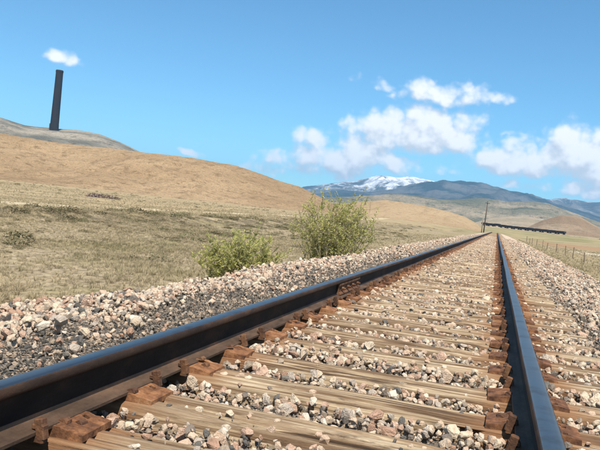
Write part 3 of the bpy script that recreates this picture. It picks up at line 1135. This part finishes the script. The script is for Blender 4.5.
# not those hidden behind the left rail
lam = (XL + .036) / np.minimum(SP[:, 0], -1e-3)
zline = CAM_Z + (SP[:, 2] + SS.max(1) * .3 - CAM_Z) * lam
vis &= ~((SP[:, 0] < XL - .05) & (zline < .166 + .012))
vis &= np.abs(np.abs(SP[:, 0] - XC) - .75) > .11
order = np.argsort(-np.where(vis, show, -1))
big = order[:300]
mask = np.ones(len(SP), bool); mask[big] = False
for i in big:
    o = link('ballast_stone', stone_meshes[int(rng.integers(0, len(stone_meshes)))], None, bed)
    o.location = SP[i]; o.rotation_euler = SR[i]; o.scale = SS[i]
loose = scatter('loose_ballast', SP[mask], SR[mask], SS[mask], variants('ballast_stone_shape', stone_meshes), len(stone_meshes), bed)

GP, GR_, GS = [], [], []
for (ya, yb, cell) in ((1.0, 7, .021), (7, 16, .034)):
    x, y = zone_points(ya, yb, cell, -3.6, 2.6)
    adx = np.abs(x - XC); td = tie_dist(y)
    n_ = len(x)
    size = np.exp(rng.normal(math.log(.014 * (cell / .021) ** .5), .4, n_))
    onb = (adx < 1.31) & (x > -1.66)
    on_tie = onb & (td < .108)
    rail_d = np.abs(adx - (GAUGE_IN + .036))
    patch = np.array([mnoise.noise(Vector((a * 3, b * 3, 24.0))) for a, b in zip(x, y)])
    pk = np.where(on_tie, .006 + .10 * np.clip(patch - .15, 0, 1), .75)
    pk = np.where(on_tie & (rail_d < .19), .0, pk)
    pk = np.where(adx > 2.1, .3, pk)
    ok = rng.uniform(0, 1, n_) < pk
    z = np.interp(x, BX, BZ) + size * .25
    z = np.where(onb, -.066 + rng.uniform(0, .02, n_), z)
    z = np.where(~onb & (adx < 2.2), z + rng.uniform(0, .012, n_), z)
    z = np.where(on_tie, size * .1 - .010, z)
    P_ = np.stack([x, y, z], 1)
    ok &= in_view(P_, 40)
    GP.append(P_[ok]); GR_.append(rng.uniform(0, 6.28, (n_, 3))[ok]); GS.append((size[:, None] * rng.uniform(.8, 1.2, (n_, 3)))[ok])
grit = scatter('fine_grit', np.concatenate(GP), np.concatenate(GR_), np.concatenate(GS), variants('grit_shape', grit_meshes), len(grit_meshes), bed)


# ------------------------------------------------------------------ vegetation
def m_leaf(stops, trans=.35, vary=False):
    def f(g):
        rnd = g.n('ShaderNodeObjectInfo').outputs['Random']
        gi = g.n('ShaderNodeNewGeometry')
        isl = gi.outputs['Random Per Island']
        k = g.m('FRACT', g.m('ADD', g.m('MULTIPLY', rnd, 7.0), g.m('MULTIPLY', isl, .45)))
        c = g.ramp(k, stops)
        if vary:
            pn = g.noise(pos(g), .16, 4, .6)
            sx_ = g.n('ShaderNodeSeparateXYZ', {0: pos(g)}).outputs[0]
            low = g.m('MULTIPLY_ADD', g.step(sx_, -18, -23), -.75, 1.0)
            pn2 = g.noise(pos(g), .9, 3, .6)
            c = g.mix(g.m('MULTIPLY', g.m('MULTIPLY', g.step(pn, .50, .66), .5), low), c, (.21, .19, .085))
            c = g.mix(g.m('MULTIPLY', g.step(pn2, .54, .66), .62), c, (.12, .095, .058))
            c = g.mix(g.m('MULTIPLY', g.step(pn, .5, .32), .55), c, (.56, .45, .27))
        d = g.n('ShaderNodeBsdfDiffuse', {'Color': c}).outputs[0]
        t = g.n('ShaderNodeBsdfTranslucent', {'Color': c}).outputs[0]
        ms = g.n('ShaderNodeMixShader', {0: trans})
        g.nt.links.new(d, ms.inputs[1]); g.nt.links.new(t, ms.inputs[2])
        return ms.outputs[0]
    return f


STRAW = [(0, (.42, .335, .215)), (.25, (.52, .43, .295)), (.45, (.33, .27, .17)), (.62, (.25, .235, .12)), (.8, (.46, .375, .245)), (1, (.34, .275, .175))]
SAGE = [(0, (.10, .105, .05)), (.3, (.18, .145, .09)), (.55, (.11, .12, .055)), (.8, (.25, .195, .13)), (1, (.14, .14, .07))]
M['straw'] = material('dry_grass_blades', m_leaf(STRAW, .3, True))
M['sage'] = material('sage_leaves', m_leaf(SAGE, .2))
M['willow'] = material('willow_leaves', m_leaf([(0, (.40, .41, .115)), (.35, (.53, .49, .20)), (.6, (.29, .335, .085)), (.8, (.60, .53, .29)), (1, (.42, .42, .14))], .5))
M['twig'] = material('willow_twigs', lambda g: principled(g, g.mix(g.noise(pos(g), 6, 4), (.20, .15, .09), (.40, .33, .23)), .85))
M['bare'] = material('bare_shrub', m_leaf([(0, (.14, .10, .09)), (1, (.22, .17, .15))], .1))


def tuft(seed, n=26, h=1.0, spread=.38):
    r = random.Random(seed)
    vs, fs = [], []
    for _ in range(n):
        a = r.uniform(0, 6.283); rr = r.uniform(0, .16)
        bx, by_ = rr * math.cos(a), rr * math.sin(a)
        a2 = a + r.gauss(0, .6)
        ln = h * r.uniform(.5, 1.0); lean = spread * r.uniform(.3, 1.4)
        w = r.uniform(.010, .020)
        px, py = -math.sin(a2) * w, math.cos(a2) * w
        pts = []
        for t in (0, .5, 1):
            k = lean * t * t
            pts.append((bx + math.cos(a2) * k * ln, by_ + math.sin(a2) * k * ln, ln * (t - .25 * lean * t * t)))
        o = len(vs)
        vs += [(pts[0][0] - px, pts[0][1] - py, pts[0][2] - .05), (pts[0][0] + px, pts[0][1] + py, pts[0][2] - .05),
               (pts[1][0] + px * .8, pts[1][1] + py * .8, pts[1][2]), (pts[1][0] - px * .8, pts[1][1] - py * .8, pts[1][2]), pts[2]]
        fs += [(o, o + 1, o + 2, o + 3), (o + 3, o + 2, o + 4)]
    me = mesh('grass_tuft', vs, fs)
    me.materials.append(M['straw'])
    return me


tufts = [tuft(k, 26, 1.0, .3 + .12 * k) for k in range(6)]
gcol = variants('grass_tuft_shape', tufts)


def scatter_ground(n, xr, yr, dens, smin, smax, near_pow=1.0):
    x = rng.uniform(xr[0], xr[1], n)
    y = yr[0] + (yr[1] - yr[0]) * rng.uniform(0, 1, n) ** near_pow
    k = np.array([mnoise.fractal(Vector((a * .35, b * .35, 2.0)), 1, 2, 3) for a, b in zip(x, y)])
    ok = rng.uniform(0, 1, n) < dens + .5 * k
    z = ground_z(x, y) + np.interp(np.abs(x - XC), [0, 3.6, 5, 12, 40], [0, .0, .03, .09, .12]) * np.array([fbm(a, b, .22, 3.1, 4) for a, b in zip(x, y)])
    z = np.maximum(z, bed_z(x - wander(y), y) * np.where((x > -5) & (x < 4), 1, 100))
    P_ = np.stack([x, y, z - .015], 1)
    ok &= in_view(P_, 60)
    s = rng.uniform(smin, smax, n) * (1 + .35 * k)
    rot = np.stack([rng.normal(0, .12, n), rng.normal(0, .12, n), rng.uniform(0, 6.28, n)], 1)
    return P_[ok], rot[ok], (np.stack([s * 1.25, s * 1.25, s], 1))[ok]


parts = [scatter_ground(52000, (-24, -4.1), (2.5, 40), .74, .05, .18, .8),
         scatter_ground(17000, (-40, -4.6), (30, 110), .6, .09, .22),
         scatter_ground(26000, (-150, -21), (20, 190), .45, .14, .30),
         scatter_ground(5000, (3.2, 16), (10, 60), .5, .10, .26),
         scatter_ground(7000, (3.4, 34), (40, 130), .5, .14, .30)]
# tufts coming up between the stones at the ballast edges
e1 = scatter_ground(700, (-4.6, -3.9), (3, 45), .45, .08, .2)
e2 = scatter_ground(500, (2.7, 3.5), (8, 50), .35, .06, .15)
parts += [e1, e2]
grass = scatter('dry_grass', np.concatenate([q[0] for q in parts]), np.concatenate([q[1] for q in parts]), np.concatenate([q[2] for q in parts]), gcol, len(tufts))
tag(grass, 'dry straw coloured grass growing beside the ballast', 'grass', kind='stuff')


# small round shrubs: short twigs with many leaf faces
def shrub_mesh(seed, n=260, mat='sage', leaf=.11):
    r = random.Random(seed)
    vs, fs = [], []
    for _ in range(n):
        a = r.uniform(0, 6.283); el = math.asin(r.uniform(0.0, 1)); rad = r.uniform(.35, 1.0) ** .6
        lump = 1 + .35 * mnoise.noise(Vector((math.cos(a) * 1.6, math.sin(a) * 1.6, el + seed)))
        p = Vector((math.cos(a) * math.cos(el), math.sin(a) * math.cos(el), math.sin(el) * .85)) * rad * .5 * lump
        d1 = Vector((r.gauss(0, 1), r.gauss(0, 1), r.gauss(.6, 1))).normalized()
        d2 = d1.orthogonal().normalized()
        l = leaf * r.uniform(.5, 1.2)
        o = len(vs)
        vs += [p, p + d1 * l * .5 + d2 * l * .22, p + d1 * l, p + d1 * l * .5 - d2 * l * .22]
        fs.append((o, o + 1, o + 2, o + 3))
    me = mesh('shrub', vs, fs)
    me.materials.append(M[mat])
    return me


sages = [shrub_mesh(k) for k in range(4)]
scol = variants('sage_shape', sages)


def ground_full(x, y):
    return float(ground_z(x, y)) + float(np.interp(abs(x - XC), [0, 3.6, 5, 12, 40], [0, .0, .03, .09, .12])) * fbm(x, y, .22, 3.1, 4)


ORDS = ['first', 'second', 'third', 'fourth', 'fifth', 'sixth', 'seventh', 'eighth', 'ninth', 'tenth', 'eleventh', 'twelfth', 'thirteenth', 'fourteenth', 'fifteenth',
        'sixteenth', 'seventeenth', 'eighteenth', 'nineteenth', 'twentieth', 'twenty-first', 'twenty-second', 'twenty-third', 'twenty-fourth', 'twenty-fifth']
# sagebrush standing along the lip of the old bank
k = 0
for u0 in list(range(6, 300, 13)):
    uu = u0 + random.uniform(-5, 5)
    X0 = -20.6 + random.uniform(-1.6, 1.2)
    d = ray(uu, 213 + .04 * uu)
    t = X0 / d.x
    Y0 = d.y * t
    if Y0 < 5 or Y0 > 110:
        continue
    s = random.uniform(.42, .8)
    o = link('sagebrush', sages[k % 4]); k += 1
    o.location = (X0, Y0, ground_full(X0, Y0) + .03)
    o.scale = (s * 1.6, s * 1.6, s * .95); o.rotation_euler = (0, 0, random.uniform(0, 6.28))
    tag(o, f'small dark sagebrush, {ORDS[k - 1]} from the left along the grassy bank lip', 'shrub', 'sagebrush along the lip of the bank')
# scattered low scrub, far too many to count
NS = 15000
x = rng.uniform(-300, -14, NS); y = rng.uniform(10, 310, NS)
kk = np.array([mnoise.fractal(Vector((a * .05, b * .05, 6.0)), 1, 2, 3) for a, b in zip(x, y)])
ok = (rng.uniform(0, 1, NS) < .12 + .9 * kk) & (np.hypot(x, y) < 320)
P_ = np.stack([x, y, np.array([ground_full(a, b) for a, b in zip(x, y)]) - .05], 1)
ok &= in_view(P_, 30) & (np.hypot(x, y) > 22)
s = np.exp(rng.normal(math.log(.28), .45, NS)) * np.interp(np.hypot(x, y), [20, 120], [.6, 1.25])
SP_, SR_, SS_ = P_[ok], np.stack([0 * s, 0 * s, rng.uniform(0, 6.28, NS)], 1)[ok], np.stack([s * 1.3, s * 1.3, s], 1)[ok]
# dark hummocks and green clumps on the broken face of the bank
NB = 9000
x = rng.uniform(-21.5, -8.5, NB); y = rng.uniform(8, 95, NB)
kk = np.array([mnoise.fractal(Vector((a * .5, b * .32, 16.0)), 1, 2, 4) for a, b in zip(x, y)])
ok = rng.uniform(0, 1, NB) < np.interp(x, [-21.5, -19, -14, -8.5], [.22, .22, .10, .02]) + 1.0 * kk * np.interp(x, [-21, -14, -8.5], [1, .8, .35])
P_ = np.stack([x, y, np.array([ground_full(a, b) for a, b in zip(x, y)])], 1)
ok &= in_view(P_, 30)
s = np.exp(rng.normal(math.log(.20), .4, NB))
SP_ = np.concatenate([SP_, P_[ok]]); SR_ = np.concatenate([SR_, np.stack([0 * s, 0 * s, rng.uniform(0, 6.28, NB)], 1)[ok]])
SS_ = np.concatenate([SS_, np.stack([s * 1.7, s * 1.7, s], 1)[ok]])
scrub = scatter('low_scrub', SP_, SR_, SS_, scol, 4)
tag(scrub, 'low grey green scrub dotted over the field below the hill', 'scrub', kind='stuff')

# bare grey shrub thicket at the foot of the hill
bare = [shrub_mesh(k + 20, 240, 'bare', .16) for k in range(2)]
for k, uu in enumerate((93, 100, 108, 116)):
    x0, y0 = ground_hit(uu, 196)
    rr_ = 118 / math.hypot(x0, y0)
    x0, y0 = x0 * rr_, y0 * rr_
    o = link('bare_shrub', bare[k % 2])
    sz = (1.7, 1.5, 1.6, 1.2)[k]
    o.location = (x0, y0, ground_full(x0, y0) - .1); o.scale = (sz * 1.3, sz * 1.3, sz)
    tag(o, ['leftmost bare grey shrub of the row below the brown hill', 'second bare grey shrub from the left in the row below the brown hill',
            'third bare grey shrub from the left in the row below the brown hill', 'rightmost, smallest bare grey shrub of the row below the brown hill'][k], 'shrub', 'row of bare shrubs below the hill')


def willow(name, label, base, H, W, n_stem, seed, leaves_per=9, lean=0.0):
    r = random.Random(seed)
    root = empty(name, base)
    tag(root, label, 'bush')
    sb_ = MB()
    lv, lf = [], []

    def leaf(p, d, l):
        d = d.normalized()
        s_ = d.cross(Vector((r.gauss(0, 1), r.gauss(0, 1), r.gauss(0, 1))))
        if s_.length < 1e-3:
            return
        s_ = s_.normalized() * l * .17
        o = len(lv)
        lv.extend([p, p + d * l * .45 + s_, p + d * l, p + d * l * .45 - s_])
        lf.append((o, o + 1, o + 2, o + 3))
    for i in range(n_stem):
        a = r.uniform(0, 6.283); q = r.uniform(0, 1) ** .6
        b0 = Vector((math.cos(a) * W * .22 * q, math.sin(a) * W * .20 * q, -.1))
        top = Vector((math.cos(a) * W * .5 * q + lean * r.uniform(.2, 1), math.sin(a) * W * .42 * q, H * (1 - .42 * q * q) * r.uniform(.62, 1.04)))
        pts = []
        for t in np.linspace(0, 1, 7):
            p = b0.lerp(top, t)
            p.x += (t ** 1.7 - t) * math.cos(a) * W * .12 + r.gauss(0, .018)
            p.y += (t ** 1.7 - t) * math.sin(a) * W * .12 + r.gauss(0, .018)
            pts.append(p)
        r0 = r.uniform(.007, .014)
        sb_.tube(pts, [r0 * (1 - .8 * t) for t in np.linspace(0, 1, 7)], 4)
        for kx in range(1, 7):
            for _ in range(r.randint(1, 3)):
                p0 = pts[kx - 1].lerp(pts[kx], r.random())
                dr = Vector((r.gauss(0, 1), r.gauss(0, 1), abs(r.gauss(.9, .5)))).normalized()
                ln = H * r.uniform(.07, .20)
                p1 = p0 + dr * ln * .6 + Vector((r.gauss(0, .01), r.gauss(0, .01), .01)); p2 = p0 + dr * ln + Vector((0, 0, ln * .15))
                sb_.tube([p0, p1, p2], [.0045, .0035, .002], 3, False)
                dens = leaves_per * (1.0 if r.random() < .8 else .2)
                for _l in range(int(dens * r.uniform(.6, 1.4))):
                    t = r.uniform(.1, 1)
                    pl_ = p0.lerp(p2, t)
                    leaf(pl_, dr * .6 + Vector((r.gauss(0, .7), r.gauss(0, .7), r.gauss(.25, .6))), r.uniform(.04, .085))
    link('stems', sb_.build('stems'), M['twig'], root)
    link('foliage', mesh('foliage', lv, lf), M['willow'], root)
    return root


bx, by_ = -3.85, 16.8
willow('willow_bush', 'tall loose yellow green bush standing at the ballast edge', (bx, by_, ground_full(bx, by_)), 2.05, 2.35, 112, 3, 16, .2)
bx, by_ = -4.35, 11.7
willow('willow_bush', 'lower spreading green bush in front of the tall bush', (bx, by_, ground_full(bx, by_) - .05), 1.12, 1.65, 110, 5, 15, .1)

# ------------------------------------------------------------------ utility poles
M['pole'] = material('creosoted_pole', lambda g: principled(g, g.mix(g.noise(g.map(pos(g), (6, 6, .4)), 2, 5), (.045, .034, .026), (.11, .085, .065)), .9))
M['pole_pale'] = material('bleached_pole', lambda g: principled(g, g.mix(g.noise(g.map(pos(g), (6, 6, .4)), 2, 5), (.20, .16, .12), (.30, .26, .20)), .9))
M['glass'] = material('insulator_glass', lambda g: principled(g, (.10, .16, .15), .15, 0, .6))


def pole(u, v, dist, h, lean, mat, label, arms):
    d = ray(u, v); t = dist / math.hypot(d.x, d.y)
    x0, y0 = d.x * t, d.y * t
    root = empty('utility_pole', (x0, y0, ground_full(x0, y0)))
    root.rotation_euler = (0, lean, R(8))
    tag(root, label, 'utility pole')
    link('post', MB().tube([(0, 0, -1.0), (0, 0, h * .5), (0, 0, h)], [.17, .145, .115], 10).build('post', True), mat, root)
    for za in arms:
        mb = MB().box(-.62, .62, -.19, -.09, za - .06, za + .06)
        arm = link('crossarm', mb.build('crossarm'), mat, root)
        for xa in (-.55, -.3, .3, .55):
            link('insulator', MB().tube([(xa, -.14, za + .06), (xa, -.14, za + .12), (xa, -.14, za + .22)], [.02, .055, .035], 8).build('insulator', True), M['glass'], arm)
    return root


pole(483.6, 232, 200, 8.9, R(1.4), M['pole'], 'dark leaning utility pole beside the far end of the track', (8.3,))
pole(481.6, 231, 214, 6.3, R(.4), M['pole_pale'], 'shorter pale pole just behind the dark utility pole', ())

# ------------------------------------------------------------------ wire fence on the right
M['post'] = material('grey_fence_wood', lambda g: principled(g, g.mix(g.noise(g.map(pos(g), (9, 9, 1)), 3, 5), (.12, .09, .06), (.24, .18, .12)), .9))
M['wire'] = material('rusty_wire', lambda g: principled(g, (.10, .07, .05), .6, .6))
FX0, FY0, FX1, FY1 = 7.4, 53.0, 5.0, 130.0
root = empty('wire_fence', (FX0, FY0, ground_full(FX0, FY0)))
tag(root, 'sagging wire fence on wooden posts right of the track', 'fence')
tops = []
npost = 11
for k in range(-2, npost):
    t = k / (npost - 1)
    x0 = FX0 + (FX1 - FX0) * t + random.uniform(-.25, .25); y0 = FY0 + (FY1 - FY0) * t
    z0 = ground_full(x0, y0)
    h = random.uniform(.8, 1.1)
    lx, ly = random.gauss(0, .06), random.gauss(0, .05)
    b = Vector((x0, y0, z0)) - root.location
    rp = random.uniform(.035, .06)
    link('post', MB().tube([b - Vector((0, 0, .3)), b + Vector((lx * .5, ly * .5, h * .5)), b + Vector((lx, ly, h))], [rp, rp * .95, rp * .85], 7).build('post'), M['post'], root)
    tops.append((b, Vector((lx, ly, h))))
for f in (.38, .66, .92):
    pts = []
    for (b, tp), (b2, tp2) in zip(tops[:-1], tops[1:]):
        p, q = b + tp * f, b2 + tp2 * f
        pts += [p, p.lerp(q, .5) - Vector((0, 0, .05))]
    pts.append(tops[-1][0] + tops[-1][1] * f)
    link('wire', MB().tube(pts, .006, 4).build('wire'), M['wire'], root)

# ------------------------------------------------------------------ freight train in the distance
M['car'] = material('dark_hopper_paint', lambda g: principled(g, g.mix(g.noise(g.n('ShaderNodeTexCoord').outputs['Object'], .8, 5), (.018, .020, .026), (.045, .045, .05)), .6, 0, .4))
M['car_top'] = material('coal_load', lambda g: principled(g, g.mix(g.noise(pos(g), 2.0, 5), (.02, .02, .02), (.06, .058, .055)), .9))
M['truck'] = material('black_running_gear', lambda g: principled(g, (.02, .018, .017), .8))
TA, TB = Vector((-27.0, 1062.0, 0)), Vector((80.0, 905.0, 0))
tdir = (TB - TA).normalized()
tang = math.atan2(tdir.y, tdir.x)
tlen = (TB - TA).length
# low embankment for the far line
eb = []
for s_ in np.linspace(-60, tlen + 60, 40):
    c = TA + tdir * s_
    nrm = Vector((-tdir.y, tdir.x, 0))
    zb = float(ground_z(c.x, c.y))
    eb.append([tuple(c + nrm * w + Vector((0, 0, zb + h))) for w, h in ((-6, -1.2), (-2.5, .7), (2.5, .7), (6, -1.2))])
emb = link('far_embankment', grid_mesh('far_embankment', np.array(eb)), M['hill_pale'])
tag(emb, 'low earth embankment below the distant train', 'embankment', kind='structure')

CL = 14.6
cb = MB()
hw = 1.55
secs = [(-CL / 2 + .3, 2.2), (-CL / 2 + 2.6, 1.15), (CL / 2 - 2.6, 1.15), (CL / 2 - .3, 2.2)]
vs = []
for xx, zb in secs:
    vs += [(xx, -hw, zb), (xx, hw, zb), (xx, hw, 4.0), (xx, -hw, 4.0)]
fs = [(0, 3, 2, 1), (12, 13, 14, 15)]
for i in range(3):
    o_ = i * 4
    fs += [(o_ + k, o_ + (k + 1) % 4, o_ + 4 + (k + 1) % 4, o_ + 4 + k) for k in range(4)]
cb.add(vs, fs)
for xx in np.linspace(-CL / 2 + .5, CL / 2 - .5, 11):
    cb.box(xx - .07, xx + .07, -hw - .09, hw + .09, 1.6 if abs(xx) < 4.5 else 2.3, 3.9)
cb.box(-CL / 2 + .2, CL / 2 - .2, -hw - .12, hw + .12, 3.88, 4.06)
car_me = cb.build('body'); car_me.materials.append(M['car'])
ld = np.zeros((9, 5, 3))
for i, xx in enumerate(np.linspace(-CL / 2 + .4, CL / 2 - .4, 9)):
    for k_, yy in enumerate(np.linspace(-hw, hw, 5)):
        ld[i, k_] = (xx, yy, 4.07 + .45 * (1 - (yy / hw) ** 2) * (1 - (xx / (CL / 2)) ** 4))
load_me = grid_mesh('coal_load', ld); load_me.materials.append(M['car_top'])
tb = MB()
for dx in (-.9, .9):
    for yy in (-.75, .75):
        tb.tube([(dx, yy - .07, .46), (dx, yy + .07, .46)], .46, 12)
    tb.tube([(dx, -.8, .46), (dx, .8, .46)], .08, 6)
for yy in (-.95, .95):
    tb.box(-1.3, 1.3, yy - .09, yy + .09, .35, .72)
tb.box(-.25, .25, -1.0, 1.0, .5, 1.25)
truck_me = tb.build('wheel_truck'); truck_me.materials.append(M['truck'])
ncar = int(tlen // 15.05)
NUM = ['first', 'second', 'third', 'fourth', 'fifth', 'sixth', 'seventh', 'eighth', 'ninth', 'tenth', 'eleventh', 'twelfth', 'thirteenth', 'fourteenth']
for i in range(ncar):
    c = TB - tdir * (8 + i * 15.05)
    zb = float(ground_z(c.x, c.y)) + .85
    root = empty('hopper_car', (c.x, c.y, zb), tang)
    tag(root, ('dark hopper car at the right end of the distant train' if i == 0 else f'dark hopper car, {NUM[i]} from the right end of the distant train'), 'train car', 'cars of the distant train')
    b = link('body', car_me, None, root)
    link('coal_load', load_me, None, b)
    for dx in (-CL / 2 + 2.1, CL / 2 - 2.1):
        t_ = link('wheel_truck', truck_me, None, root); t_.location = (dx, 0, 0)
